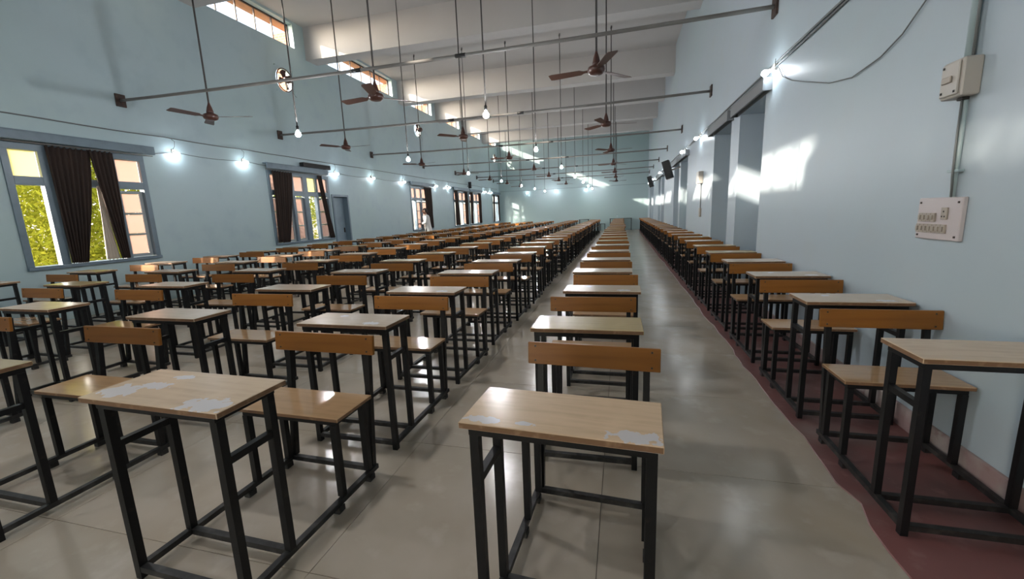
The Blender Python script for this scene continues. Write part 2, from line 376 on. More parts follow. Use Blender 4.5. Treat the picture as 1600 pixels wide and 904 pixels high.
for k, (a, b_) in enumerate(VAL):
    v = thing('curtain_valance', '%s grey metal valance box above the openings on the right wall' % ['nearest', 'second', 'third', 'fourth', 'fifth', 'sixth', 'seventh', 'farthest'][k], 'valance', (XR, (a+b_)/2, 2.56), 0, 'metal valances along the right wall')
    L = (b_-a)/2
    box_part('fascia', v, -0.095, -0.083, -L, L, 0.0, 0.13, 'valance', 0.002)
    box_part('cover', v, -0.095, -0.001, -L, L, 0.13, 0.142, 'valance', 0.002)
    for s in (-1, 1): box_part('end_cap', v, -0.083, -0.001, s*L-0.006, s*L+0.006, 0.0, 0.13, 'valance')
    obj('curtain_rail', mesh('curtain_rail', lambda bm: tube(bm, [(-0.05, -L+0.02, 0.03), (-0.05, L-0.02, 0.03)], 0.011), 'pipe'), v)

# ------------------------------------------------------------------ casement windows on the left wall
def casement(n, y0, y1, mulls, leaves, glazing):
    """mulls: (a,b) mullion spans; glazing: per bay (upper pane material or None, lower material or None)"""
    fx0, fx1 = XL-0.075, XL+0.02
    fr = []
    wroot = struct('window_%d' % n, mesh('window_sill', lambda bm: add_box(bm, XL-0.19, XL+0.05, y0, y1, CZ0, CZ0+0.05), 'blue', 0.004))
    box_part('head_rail', wroot, fx0, fx1, y0, y1, CZ1-0.09, CZ1, 'blue', 0.003)
    for a, b_ in ((y0, y0+0.08), (y1-0.08, y1)):
        box_part('jamb_post', wroot, fx0, fx1, a, b_, CZ0+0.05, CZ1-0.09, 'blue', 0.003)
    bays = []; c = y0+0.08
    for a, b_ in mulls:
        box_part('mullion', wroot, fx0, fx1, a, b_, CZ0+0.05, CZ1-0.09, 'blue', 0.003); bays.append((c, a)); c = b_
    bays.append((c, y1-0.08))
    for k, (a, b_) in enumerate(bays):
        box_part('transom', wroot, fx0, fx1, a, b_, 1.98, 2.10, 'blue', 0.003)
        up_, lo_ = glazing[k]
        if up_: box_part('pane', wroot, XL-0.04, XL-0.035, a+0.004, b_-0.004, 2.104, CZ1-0.094, up_)
        if lo_ == 'clear':
            box_part('pane', wroot, XL-0.04, XL-0.035, a+0.004, b_-0.004, CZ0+0.054, 1.976, 'glass')
        elif lo_:
            # a leaf of three panes, hinged on the far side and standing a little open outwards
            ang = leaves.get(k, 0.0)
            W = b_-a-0.012
            lf = obj('casement_leaf', mesh('leaf_frame', lambda bm: leaf_frame(bm, W), 'blue_l'), wroot, (XL-0.055, b_-0.006, CZ0+0.055), (0, 0, -ang))
            zz = [0.05, 0.40, 0.75, 1.10]
            for q in range(3):
                box_part('pane', lf, -0.003, 0.003, -W+0.052, -0.052, zz[q]+0.004, zz[q+1]-0.034, lo_)
    return wroot
M['blue_l'] = mat('pale_window_leaf_paint', (0.36, 0.40, 0.42), 0.4)
def leaf_frame(bm, W):
    ys = [-W, -W+0.05, -0.05, 0.0]; zs = [0, 0.05, 0.37, 0.40, 0.72, 0.75, 1.07, 1.115]
    holes = [(ys[1], ys[2], zs[1], zs[2]), (ys[1], ys[2], zs[3], zs[4]), (ys[1], ys[2], zs[5], zs[6])]
    me = wall_mesh('tmp', ys[0], ys[3], zs[0], zs[7], holes, -0.016, 0.016, 'x', 'blue')
    bm.from_mesh(me); bpy.data.meshes.remove(me)
casement(1, *CASE[0], [(4.37, 4.48), (5.24, 5.33)], {2: 0.10}, [('amber', None), ('glass', None), ('frost', 'frost')])
casement(2, *CASE[1], [(9.19, 9.27), (9.60, 9.76), (10.06, 10.14)], {1: 0.1, 2: 0.15}, [('frost', 'frost'), ('frost', 'frost'), ('amber', 'clear'), ('frost', 'frost')])
casement(3, *CASE[2], [(15.86, 15.95), (16.38, 16.46)], {1: 0.15}, [('frost', 'clear'), ('frost', 'frost'), ('frost', 'frost')])
casement(4, *CASE[3], [(20.62, 20.70), (21.16, 21.24)], {1: 0.2}, [('frost', 'clear'), ('frost', 'clear'), ('frost', 'frost')])
casement(5, *CASE[4], [(22.86, 22.94), (23.40, 23.48)], {1: 0.2}, [('frost', 'clear'), ('frost', 'clear'), ('frost', 'frost')])
casement(6, *CASE[5], [(27.0, 27.07), (27.5, 27.57)], {}, [('glass', 'clear'), ('glass', 'clear'), ('glass', 'clear')])

# clerestory windows
for k, (a, b_) in enumerate(CLER):
    wr = struct('window_%d' % (k+7), mesh('clerestory_sill', lambda bm: add_box(bm, XL-0.19, XL-0.12, a, b_, 5.66, 5.69), 'blue'))
    box_part('head_rail', wr, XL-0.18, XL-0.14, a, b_, 6.21, 6.24, 'plate')
    nb = max(3, round((b_-a)/0.55))
    for q in range(nb+1):
        yy = a + (b_-a)*q/nb
        yy = min(max(yy, a+0.012), b_-0.012)
        box_part('glazing_bar', wr, XL-0.18, XL-0.145, yy-0.012, yy+0.012, 5.69, 6.21, 'plate')
    box_part('pane', wr, XL-0.165, XL-0.161, a, b_, 5.692, 6.208, 'glass')

# left door, recessed in the wall
dl = struct('door_1', mesh('door_leaf', lambda bm: add_box(bm, XL-0.19, XL-0.15, DOOR_L[0], DOOR_L[1], 0.0, 2.06), 'blue_dk', 0.004))
for a, b_, z0, z1 in ((DOOR_L[0], DOOR_L[0]+0.06, 0, 2.06), (DOOR_L[1]-0.06, DOOR_L[1], 0, 2.06), (DOOR_L[0]+0.06, DOOR_L[1]-0.06, 2.0, 2.06)):
    box_part('door_frame', dl, XL-0.149, XL+0.025, a, b_, z0, z1, 'blue', 0.003)
for z0, z1 in ((0.15, 0.9), (1.05, 1.85)):
    box_part('panel', dl, XL-0.15, XL-0.14, DOOR_L[0]+0.15, DOOR_L[1]-0.15, z0, z1, 'blue_dk', 0.004)
box_part('door_handle', dl, XL-0.15, XL-0.12, DOOR_L[1]-0.14, DOOR_L[1]-0.11, 0.95, 1.09, 'screw', 0.004)

# pelmets over the left windows
for (a, b_, lab) in ((3.75, 5.92, 'grey-blue pelmet board over the nearest window, the one with green shrubs outside'), (8.38, 10.52, 'grey-blue pelmet board below the long dark box on the left wall'),
                     (15.4, 17.5, 'grey-blue pelmet board over the window beside the person in white'), (19.85, 22.0, 'grey-blue pelmet board over the window left of the small black speaker'),
                     (22.12, 24.25, 'grey-blue pelmet board over the window right of the small black speaker'), (26.45, 28.1, 'grey-blue pelmet board over the last window by the far corner')):
    p = thing('pelmet', lab, 'pelmet', (XL, (a+b_)/2, 2.58), 0, 'pelmets over the left windows')
    L = (b_-a)/2
    box_part('pelmet_board', p, 0.10, 0.125, -L, L, 0.0, 0.115, 'blue', 0.003)
    box_part('pelmet_top', p, 0.001, 0.125, -L, L, 0.115, 0.135, 'blue', 0.003)
    obj('curtain_rod', mesh('curtain_rod', lambda bm: tube(bm, [(0.062, -L+0.01, -0.018), (0.062, L-0.01, -0.018)], 0.009), 'pipe'), p)

# curtains
def curtain(label, tl, tr_, bl, br, zt=2.54, zb=0.84, m='curtain', x=0.062, folds=7, amp=0.022, tie=None, name='curtain'):
    n, rows = folds*6, 22
    def build(bm):
        g = []
        for j in range(rows+1):
            t = j/rows; e = t**1.25
            a = tl + (bl-tl)*e; b_ = tr_ + (br-tr_)*e
            z = zt + (zb-zt)*t; row = []
            for i in range(n+1):
                s = i/n
                am = amp*(0.6+0.4*t)*(1 + 0.3*math.sin(i*1.7))
                row.append(bm.verts.new((XL + x + am*math.sin(2*PI*folds*s + 0.6*math.sin(5*t)), a + (b_-a)*s, z + 0.01*math.sin(i))))
            g.append(row)
        for j in range(rows):
            for i in range(n):
                f = bm.faces.new((g[j][i], g[j][i+1], g[j+1][i+1], g[j+1][i])); f.smooth = True
    me = mesh(name, build, m)
    o = obj(name, me); md = o.modifiers.new('thickness', 'SOLIDIFY'); md.thickness = 0.004
    return tag(o, label, 'curtain', 'dark curtains at the left windows')
curtain('dark brown curtain hanging nearly straight at the window with green shrubs', 4.44, 4.98, 4.47, 4.68, zt=2.54, folds=8)
curtain('dark brown curtain swept aside to the right, at the window with green shrubs', 4.95, 5.27, 5.12, 5.24, folds=5, x=0.09, zt=2.54)
curtain('pale cream lining edge showing beside the swept curtain at the nearest window', 4.99, 5.04, 4.93, 5.13, zt=2.0, zb=0.84, m='lining', x=0.035, folds=4, amp=0.012)
curtain('wide dark curtain on the left side of the window below the long dark box', 8.56, 9.20, 8.50, 8.88, folds=8)
curtain('narrow dark curtain slanting to the right, beside the blue door', 10.12, 10.30, 10.40, 10.60, folds=4)
curtain('dark curtain right behind the person in white', 16.60, 17.32, 16.75, 17.34, folds=7)
curtain('dark curtain, left one of the window left of the small black speaker', 19.97, 20.40, 20.02, 20.62, folds=5)
curtain('dark curtain, right one of the window left of the small black speaker', 21.36, 21.88, 21.42, 21.85, folds=5)
curtain('dark curtain, left one of the window right of the small black speaker', 22.24, 22.70, 22.24, 22.64, folds=5)
curtain('dark curtain, right one of the window right of the small black speaker', 23.6, 24.12, 23.72, 24.12, folds=5)
curtain('dark curtain, left one of the last window by the far corner', 26.56, 26.98, 26.56, 26.76, folds=4)
curtain('dark curtain, right one of the last window by the far corner', 27.6, 28.0, 27.8, 28.0, folds=4)

# ------------------------------------------------------------------ outside the left wall
M['eave'] = mat('ochre_bounce_lit_eave', (0.42, 0.20, 0.10), 0.8, noise=[(3, (0.34, 0.16, 0.08), 0.45, 0.7)])  # ochre puts the warm bounce light under the eave into its colour
box_part('eave', ceiling, XL-TW-0.35, XL-TW-0.001, YF-0.3, YB+0.3, 6.26, 6.36, 'eave')
box_part('ground', None, -70, XL-TW, -40, 70, -0.45, -0.15, 'earth')['kind'] = 'structure'
box_part('ground_east', None, XR+0.5, 40, -40, 70, -0.45, -0.15, 'earth')['kind'] = 'structure'
box_part('ground_front', None, XL-TW, XR+0.5, -40, YF-0.3, -0.45, -0.15, 'earth')['kind'] = 'structure'
for k, (a, b_) in enumerate(BEAMS + [(YB-0.15, YB+0.25)]):
    p = thing('brick_fin', '%s orange brick fin between the high windows outside, counted from the near end' % ORD[k], 'brick fin', (XL-TW, (a+b_)/2-0.1, 4.7), 0, 'brick fins outside the left wall')
    box_part('shaft', p, -0.75, -0.001, -0.115, 0.115, 0, 1.555, 'brick')

def leaf_cloud(bm, n, sx_, sy_, z0, z1, size, rnd):
    for _ in range(n):
        a = rnd.uniform(0, 2*PI); q = math.sqrt(rnd.random()); z = rnd.uniform(z0, z1)
        k = 0.55 + 0.45*math.sin(PI*(z-z0)/(z1-z0)*0.8+0.4)
        p = Vector((sx_*q*k*math.cos(a), sy_*q*k*math.sin(a), z))
        d = Vector((rnd.gauss(0, 1), rnd.gauss(0, 1), rnd.gauss(-0.2, 0.8))).normalized()
        s = d.cross(Vector((rnd.gauss(0, 1), rnd.gauss(0, 1), rnd.gauss(0, 1)))).normalized()
        L = size*rnd.uniform(0.7, 1.4); w_ = L*0.28
        v = [bm.verts.new(p - d*L/2), bm.verts.new(p + s*w_/2), bm.verts.new(p + d*L/2), bm.verts.new(p - s*w_/2)]
        bm.faces.new(v)
def shrub(label, x, y, sx_, sy_, h_, n, size, m, seed, cat='shrub', zlow=0.1):
    rnd = random.Random(seed)
    t = thing('tree' if cat == 'tree' else 'shrub', label, cat, (x, y, -0.15))
    obj('foliage', mesh('foliage', lambda bm: leaf_cloud(bm, n, sx_, sy_, zlow, h_, size, rnd), m), t, kind='stuff')
    for k in range(1 if cat == 'tree' else 3):
        a = rnd.uniform(0, 2*PI)
        e = (0.3*sx_*math.cos(a), 0.3*sy_*math.sin(a), h_*0.75)
        obj('trunk' if cat == 'tree' else 'stem', mesh('stem', lambda bm: tube(bm, [(0.1*math.cos(a), 0.1*math.sin(a), 0), (e[0]*0.4, e[1]*0.4, h_*0.4), e], [0.13, 0.1, 0.03] if cat == 'tree' else [0.025, 0.02, 0.008], 7), 'bark'), t)
shrub('yellow-green leafy shrub filling the left pane of the nearest window', -11.0, 6.1, 1.2, 1.1, 3.6, 9000, 0.145, 'leaf', 1)
shrub('yellow-green leafy shrub seen between the two curtains of the nearest window', -11.4, 8.5, 1.2, 1.2, 3.4, 9000, 0.145, 'leaf', 2)
shrub('tall shrub behind the yellow-green ones outside the nearest window', -14.9, 7.2, 1.8, 2.6, 4.6, 9000, 0.22, 'leaf', 3)
shrub('sparse yellow-green shrub outside the window below the long dark box', -11.4, 13.6, 1.0, 1.0, 2.6, 1600, 0.15, 'leaf', 4)
shrub('broad unseen tree beyond the near end of the hall, placed to block sun', -12.4, -8.6, 1.9, 1.7, 9.8, 6500, 0.30, 'leaf2', 6, 'tree', 5.4)  # unseen; set in the sun's path to block the rearmost high window
shrub('green tree far outside, behind the window below the long dark box', -17.0, 19.5, 2.5, 2.5, 6.0, 4200, 0.26, 'leaf2', 5, 'tree', 1.6)

# ------------------------------------------------------------------ cross pipes
pl = mesh('wall_plate', lambda bm: add_box(bm, -0.012, 0.012, -0.075, 0.075, -0.10, 0.10), 'plate', 0.003)
for k, y in enumerate(PIPE_Y):
    t = thing('cross_pipe', '%s of the seven grey pipes spanning the hall from wall to wall' % (['nearest'] + ORD[1:6] + ['farthest'])[k], 'pipe', (0, y, 3.42), 0, 'pipes spanning the hall')
    n = 24
    pts = [(XL + (XR-XL)*i/n, 0, -0.05*(1-(2*i/n-1)**2)) for i in range(n+1)]
    obj('pipe_run', mesh('pipe_run', lambda bm: tube(bm, pts, 0.024, 8), 'pipe'), t)
    obj('wall_plate', pl, t, (XL+0.012, 0, 0)); obj('wall_plate', pl, t, (XR-0.012, 0, 0))
    for x in (-3.6, -2.05):
        obj('pipe_coupling', mesh('pipe_coupling', lambda bm: tube(bm, [(x-0.07, 0, -0.05*(1-((x-XL)/(XR-XL)*2-1)**2)), (x+0.07, 0, -0.05*(1-((x-XL)/(XR-XL)*2-1)**2))], 0.029, 8), 'black'), t)

# ------------------------------------------------------------------ ceiling fans
rod_me = mesh('drop_rod', lambda bm: tube(bm, [(0, 0, 0.13), (0, 0, ZC-3.03)], 0.013, 8), 'rod')
canopy_me = mesh('canopy', lambda bm: lathe(bm, [(0.052, 0.03), (0.05, 0.06), (0.036, 0.12), (0.018, 0.17), (0.015, 0.19)], 14), 'fan')
motor_me = mesh('motor_housing', lambda bm: lathe(bm, [(0.03, -0.075), (0.07, -0.07), (0.098, -0.05), (0.108, -0.02), (0.10, 0.012), (0.06, 0.03)], 18), 'fan')
def blade_b(bm):
    prof = [(0.09, 0.022), (0.16, 0.024), (0.20, 0.055), (0.40, 0.062), (0.56, 0.068), (0.60, 0.055)]
    topv, botv = [], []
    for r, hw in prof:
        tw = 0.18
        topv.append([bm.verts.new((r, s*hw, s*hw*tw - 0.018)) for s in (-1, 1)]); botv.append([bm.verts.new((r, s*hw, s*hw*tw - 0.024)) for s in (-1, 1)])
    for i in range(len(prof)-1):
        bm.faces.new((topv[i][0], topv[i+1][0], topv[i+1][1], topv[i][1])); bm.faces.new((botv[i][0], botv[i][1], botv[i+1][1], botv[i+1][0]))
        for s in (0, 1): bm.faces.new((topv[i][s], topv[i+1][s], botv[i+1][s], botv[i][s]))
    bm.faces.new((topv[0][0], topv[0][1], botv[0][1], botv[0][0])); bm.faces.new((topv[-1][0], topv[-1][1], botv[-1][1], botv[-1][0]))
blade_me = mesh('blade', blade_b, 'blade')
def hook_b(bm):
    tube(bm, [(0.02, 0, 0), (0.02, 0, -0.05), (0.0, 0, -0.10), (-0.02, 0, -0.06), (-0.012, 0, -0.03)], 0.006, 6)
hook_me = mesh('ceiling_hook', hook_b, 'rod')
LINES = [(-0.31, 'line along the right side'), (-3.36, 'middle line'), (-6.31, 'line nearest the left wall')]
for x, where in LINES:
    for k, y in enumerate(PIPE_Y):
        t = thing('ceiling_fan', 'brown three-blade ceiling fan, %s of the %s' % ((['nearest'] + ORD[1:6] + ['farthest'])[k], where), 'ceiling fan', (x, y+0.038, 3.03), 0, 'ceiling fans on long rods')
        obj('drop_rod', rod_me, t); obj('canopy', canopy_me, t); obj('motor_housing', motor_me, t); obj('ceiling_hook', hook_me, t, (0, 0, ZC-3.03))
        a0 = random.uniform(0, 2*PI/3)
        for q in range(3): obj('blade', blade_me, t, (0, 0, 0), (0, 0, a0 + q*2*PI/3))

# ------------------------------------------------------------------ hanging bulbs
def globe(bm, r=0.040, neck=0.016):
    lathe(bm, [(neck*0.9, 0.055), (neck*1.1, 0.035), (r*0.86, 0.020), (r, 0.0), (r*0.92, -0.018), (r*0.7, -0.030), (r*0.35, -0.0385), (0.002, -0.040)][::-1], 14)
globe_me = mesh('bulb_globe', globe, 'pendant')
holder_me = mesh('lamp_holder', lambda bm: lathe(bm, [(0.018, 0.055), (0.02, 0.075), (0.02, 0.11), (0.012, 0.125)], 12), 'black')
brod_me = mesh('drop_rod', lambda bm: tube(bm, [(0, 0, 0.12), (0, 0, ZC-2.62)], 0.010, 8), 'rod')
for x, where in ((-1.75, 'right-hand line'), (-4.72, 'left-hand line')):
    for k, y in enumerate(PIPE_Y + [2.0, -1.6]):  # last two per line are unseen lamps added to brighten the foreground
        t = thing('pendant_bulb', ('glowing bulb on a long rod, %s of the %s of hanging bulbs' % ((['nearest in view'] + ORD[1:6] + ['farthest'])[k], where)) if k < 7 else ('unseen fill bulb added %s the camera, %s' % ('above' if k == 7 else 'behind', where)), 'pendant lamp', (x, y+0.036, 2.62), 0, 'bulbs hanging on rods')
        obj('bulb_globe', globe_me, t); obj('lamp_holder', holder_me, t); obj('drop_rod', brod_me, t); obj('ceiling_hook', hook_me, t, (0, 0, ZC-2.62))

# ------------------------------------------------------------------ bulbs along the walls
wg_me = mesh('bulb_globe', lambda bm: lathe(bm, [(0.002, -0.075), (0.015, -0.072), (0.029, -0.06), (0.035, -0.04), (0.03, -0.02), (0.017, 0.0), (0.014, 0.012)], 14), 'bulb')
wh_me = mesh('lamp_holder', lambda bm: lathe(bm, [(0.019, 0.0121), (0.02, 0.05), (0.026, 0.055), (0.026, 0.066)], 12), 'box')
def wall_bulb(label, pos, nrm, zc):
    """pos: point of the wall behind the bulb; nrm: wall normal into the hall"""
    t = thing('wall_bulb', label, 'bulb', pos, 0, 'bare bulbs along the walls')
    nrm = Vector(nrm); d = (nrm + Vector((0, 0, -0.45))).normalized()
    q = (-d).to_track_quat('Z', 'Y').to_euler()
    base = nrm*0.075
    box_part('mount_block', t, -0.03 if nrm.y else min(0, nrm.x*0.03), 0.03 if nrm.y else max(0, nrm.x*0.03), min(0, nrm.y*0.03) if nrm.y else -0.03, max(0, nrm.y*0.03) if nrm.y else 0.03, 0.0, 0.075, 'box', 0.003)
    obj('lamp_holder', wh_me, t, base, q); obj('bulb_globe', wg_me, t, base, q)
    s = Vector((-nrm.y, nrm.x, 0))
    dz = zc-pos[2]
    pts = [nrm*0.012 + Vector((0, 0, 0.07)), nrm*0.03 + s*0.03 + Vector((0, 0, dz*0.5)), nrm*0.03 + s*0.045 + Vector((0, 0, dz*0.85)), nrm*0.015 + Vector((0, 0, dz))]
    obj('flex', mesh('flex', lambda bm: tube(bm, pts, 0.004, 6), 'wire'), t)
LB = [6.33, 7.84, 10.95, 12.83, 14.92, 17.83, 19.31, 24.9, 26.15]
for k, y in enumerate(LB):
    wall_bulb('small glowing bulb on the left wall, %s along the cable from the nearest window' % ORD[k], (XL, y, 2.66), (1, 0, 0), 2.92)
RB = [5.45, 9.91, 12.12, 16.5, 18.73, 22.87, 26.0]
for k, y in enumerate(RB):
    wall_bulb('small glowing bulb on the right wall, %s along the cable from the camera' % ORD[k], (XR, y, 2.73), (-1, 0, 0), 2.85)
for k, x in enumerate((-6.1, -4.1, -2.2)):
    wall_bulb('small glowing bulb on the far end wall, %s from the window corner' % ORD[k], (x, YB, 2.66), (0, -1, 0), 2.78)

def cable(label, pts, r, m='wire', cat='cable', n=6):
    t = obj('cable', mesh('cable', lambda bm: tube(bm, pts, r, n), m)); tag(t, label, cat); return t
def sag(pts, s, n=8):
    out = []
    for a, b_ in zip(pts, pts[1:]):
        a, b_ = Vector(a), Vector(b_)
        for i in range(n):
            u = i/n; p = a.lerp(b_, u); p.z -= s*4*u*(1-u)*min(1.5, (b_-a).length/2); out.append(p)
    out.append(Vector(pts[-1])); return out
rnd = random.Random(3)
cable('grey cable run clipped high along the whole left wall above the bulbs', [(XL+0.012, 2.0 + 0.6*i, 2.93 + rnd.uniform(-0.008, 0.008)) for i in range(44)], 0.010)
cable('thin wire sagging from bulb to bulb along the left wall', sag([(XL+0.02, 5.95, 2.62)] + [(XL+0.02, y, 2.69) for y in LB[:6]], 0.05), 0.005)
cable('upper of two grey cables running along the right wall above the openings', [(XR-0.014, 2.9 + 0.5*i, 2.80 + rnd.uniform(-0.006, 0.006)) for i in range(50)], 0.011)
cable('lower of two grey cables running along the right wall above the openings', [(XR-0.014, 2.9 + 0.5*i, 2.765 + rnd.uniform(-0.008, 0.008)) for i in range(50)], 0.009)
cable('thin loose cable drooping across the pale right wall', [(XR-0.012, 2.72, 2.75), (XR-0.012, 2.95, 2.42), (XR-0.014, 3.2, 2.275), (XR-0.014, 3.41, 2.215), (XR-0.014, 3.75, 2.19), (XR-0.014, 4.1, 2.245), (XR-0.014, 4.6, 2.39), (XR-0.014, 4.93, 2.49), (XR-0.014, 5.2, 2.60), (XR-0.014, 5.35, 2.74)], 0.0045)
cable('cable running across the far end wall above its bulbs', [(XL + 0.1 + 0.5*i, YB-0.012, 2.78 + 0.002*i) for i in range(20)], 0.009)

# ------------------------------------------------------------------ right wall fittings
X0 = XR-0.012
cd = thing('wall_conduit', 'pale plastic conduit rising from the switchboard through the meter box', 'conduit', (XR, 2.62, 1.32))
obj('lower_pipe', mesh('lower_pipe', lambda bm: tube(bm, [(-0.014, 0.0, 0.0), (-0.014, 0.0, 0.46)], 0.011, 8), 'wire_w'), cd)
obj('upper_pipe', mesh('upper_pipe', lambda bm: tube(bm, [(-0.02, 0.01, 0.64), (-0.02, 0.012, 1.6)], 0.018, 10), 'wire_w'), cd)
obj('loose_wire', mesh('loose_wire', lambda bm: tube(bm, [(-0.03, -0.03, 0.64), (-0.03, -0.025, 0.9), (-0.03, -0.03, 1.3), (-0.03, -0.028, 1.6)], 0.006, 6), 'wire'), cd)
obj('loose_wire', mesh('loose_wire', lambda bm: tube(bm, [(-0.03, 0.0, 0.46), (-0.032, -0.004, 0.3), (-0.03, -0.008, 0.1), (-0.02, -0.005, 0.0)], 0.005, 6), 'wire'), cd)
box_part('pipe_clip', cd, -0.028, -0.0005, -0.035, 0.04, 0.12, 0.132, 'wire_w', 0.002)
mb = thing('fuse_box', 'cream isolator box on the conduit of the right wall', 'electrical box', (XR, 2.63, 1.79))
box_part('casing', mb, -0.075, -0.0005, -0.07, 0.07, 0.0, 0.17, 'box', 0.006)
box_part('cover', mb, -0.085, -0.0755, -0.055, 0.06, 0.01, 0.16, 'box', 0.004)
box_part('rocker', mb, -0.095, -0.0855, -0.02, 0.04, 0.07, 0.10, 'switch', 0.003)
for yy, zz in ((-0.04, 0.025), (0.045, 0.145), (0.045, 0.03)): box_part('screw', mb, -0.088, -0.0855, yy-0.005, yy+0.005, zz-0.005, zz+0.005, 'dark')
box_part('cable_gland', mb, -0.04, -0.01, -0.025, 0.012, -0.014, 0.0, 'dark', 0.002)
sb = thing('switchboard', 'pinkish white switchboard with two rows of switches on the right wall', 'switchboard', (XR, 2.685, 1.105))
box_part('face_plate', sb, -0.024, -0.0005, -0.155, 0.155, 0.0, 0.215, 'plate_w', 0.004)
def sw(y, z):
    s_ = box_part('switch', sb, -0.034, -0.0245, y-0.0145, y+0.0145, z, z+0.045, 'switch', 0.0015)
    box_part('toggle', s_, -0.041, -0.0345, y-0.007, y+0.007, z+0.010, z+0.034, 'switch', 0.0015)
for k in range(4): sw(0.115 - 0.031*k, 0.092)
for k in range(7): sw(0.125 - 0.031*k, 0.035)
s_ = box_part('socket', sb, -0.033, -0.0245, -0.075, -0.033, 0.105, 0.165, 'switch', 0.002)
for yy, zz in ((-0.045, 0.12), (-0.063, 0.12), (-0.054, 0.145)): box_part('socket_hole', s_, -0.0342, -0.0335, yy-0.004, yy+0.004, zz-0.004, zz+0.004, 'dark')
for yy, zz in ((-0.135, 0.19), (0.135, 0.19), (-0.135, 0.02), (0.135, 0.02)): box_part('screw', sb, -0.028, -0.0245, yy-0.005, yy+0.005, zz-0.005, zz+0.005, 'screw')
ib = thing('isolator_box', 'small white box with switches below it, beyond the second opening', 'electrical box', (XR, 9.66, 1.78))
box_part('casing', ib, -0.09, -0.0005, -0.14, 0.14, 0.0, 0.24, 'box', 0.006)
box_part('lower_switches', ib, -0.03, -0.0005, -0.07, 0.07, -0.68, -0.50, 'switch', 0.004)
obj('riser', mesh('riser', lambda bm: tube(bm, [(-0.012, 0, -0.50), (-0.012, 0, -0.0005)], 0.009, 6), 'wire'), ib)

def speaker(label, pos, size, rot):
    t = thing('speaker', label, 'speaker', pos)
    t.rotation_euler = rot
    a, b_, c = size
    box_part('cabinet', t, -a/2, a/2, -b_/2, b_/2, 0, c, 'black', 0.006)
    box_part('grille', t, -a/2+0.012, a/2-0.012, -b_/2-0.012, -b_/2-0.0003, 0.015, c-0.015, 'grille', 0.004)
    return t
sp = speaker('long black column speaker tilted out from the right wall, nearer of two', (XR-0.26, 13.22, 2.13), (0.20, 0.16, 0.52), (0.0, -0.28, -0.3))
box_part('bracket', sp, 0.101, 0.335, 0.0, 0.05, 0.20, 0.24, 'pipe')
sp = speaker('black column speaker on the right wall, farther of two', (XR-0.25, 20.95, 2.27), (0.18, 0.16, 0.5), (0.0, -0.28, -0.3))
box_part('bracket', sp, 0.091, 0.325, 0.0, 0.05, 0.20, 0.24, 'pipe')
sp = speaker('small black speaker on the left wall between two windows', (XL+0.15, 22.06, 2.735), (0.16, 0.07, 0.34), (0, 0, 0))
box_part('bracket', sp, -0.149, -0.081, -0.02, 0.02, 0.1, 0.14, 'pipe')
ac = thing('wall_heater', 'long dark brown box mounted above the pelmet of the second window', 'wall unit', (XL, 10.1, 2.725))
box_part('casing', ac, 0.0005, 0.14, -0.53, 0.53, 0.0, 0.11, 'black', 0.01)
box_part('front_grille', ac, 0.1405, 0.146, -0.49, 0.49, 0.02, 0.09, 'grille', 0.002)

# exhaust fans in round holes
ring_m = {}
def ring_plate(bm, R=0.27, half=ER, t=0.05, n=32):
    vo, vi = [], []
    for k in range(n):
        a = 2*PI*(k+0.5)/n; c, s = math.cos(a), math.sin(a); m_ = half/max(abs(c), abs(s))
        vo.append([bm.verts.new((x, c*m_, s*m_)) for x in (-t, 0)]); vi.append([bm.verts.new((x, c*R, s*R)) for x in (-t, 0)])
    for k in range(n):
        j = (k+1) % n
        bm.faces.new((vo[k][1], vo[j][1], vi[j][1], vi[k][1])); bm.faces.new((vo[k][0], vi[k][0], vi[j][0], vo[j][0]))
        bm.faces.new((vi[k][0], vi[k][1], vi[j][1], vi[j][0])); bm.faces.new((vo[k][0], vo[j][0], vo[j][1], vo[k][1]))
ring_me = mesh('mount_plate', ring_plate, 'wall')
rim_me = mesh('rim', lambda bm: tube(bm, [(0.01, 0.262*math.cos(2*PI*k/28), 0.262*math.sin(2*PI*k/28)) for k in range(28)] + [(0.01, 0.262, 0.0)], 0.014, 6), 'plate')
eb_me = mesh('blade', lambda bm: [bm.faces.new([bm.verts.new(p) for p in ((0.02, 0.03, -0.03), (0.05, 0.20, -0.085), (0.03, 0.235, 0.0), (0.0, 0.20, 0.075), (-0.005, 0.03, 0.03))])], 'fan')
for (y, z), lab in zip(EXH, ('nearest exhaust fan in a round hole high on the left wall', 'second exhaust fan in a round hole high on the left wall', 'farthest exhaust fan high on the left wall near the end corner')):
    t = thing('exhaust_fan', lab, 'exhaust fan', (XL, y, z), 0, 'exhaust fans on the left wall')
    obj('mount_plate', ring_me, t, (-0.01, 0, 0)); obj('rim', rim_me, t)
    obj('motor', mesh('motor', lambda bm: lathe(bm, [(0.02, 0.02), (0.075, 0.03), (0.085, 0.06), (0.085, 0.17), (0.06, 0.20), (0.02, 0.21)], 16, M4=Matrix.Rotation(PI/2, 4, 'Y')), 'fan'), t)
    for k in range(4):
        o = obj('blade', eb_me, t, (0.0, 0, 0), (0.3 + k*PI/2, 0, 0)); md = o.modifiers.new('t', 'SOLIDIFY'); md.thickness = 0.004
    for k in range(3):
        a = 0.5 + k*2*PI/3
        obj('arm', mesh('arm', lambda bm: bar(bm, (0.02, 0.262*math.cos(a), 0.262*math.sin(a)), (0.10, 0.075*math.cos(a), 0.075*math.sin(a)), 0.016), 'plate'), t)
    obj('loose_wire', mesh('loose_wire', lambda bm: tube(bm, [(0.10, 0.05, -0.07), (0.06, 0.16, -0.22), (0.03, 0.25, -0.30), (0.02, 0.33, -0.33)], 0.006, 6), 'wire'), t)

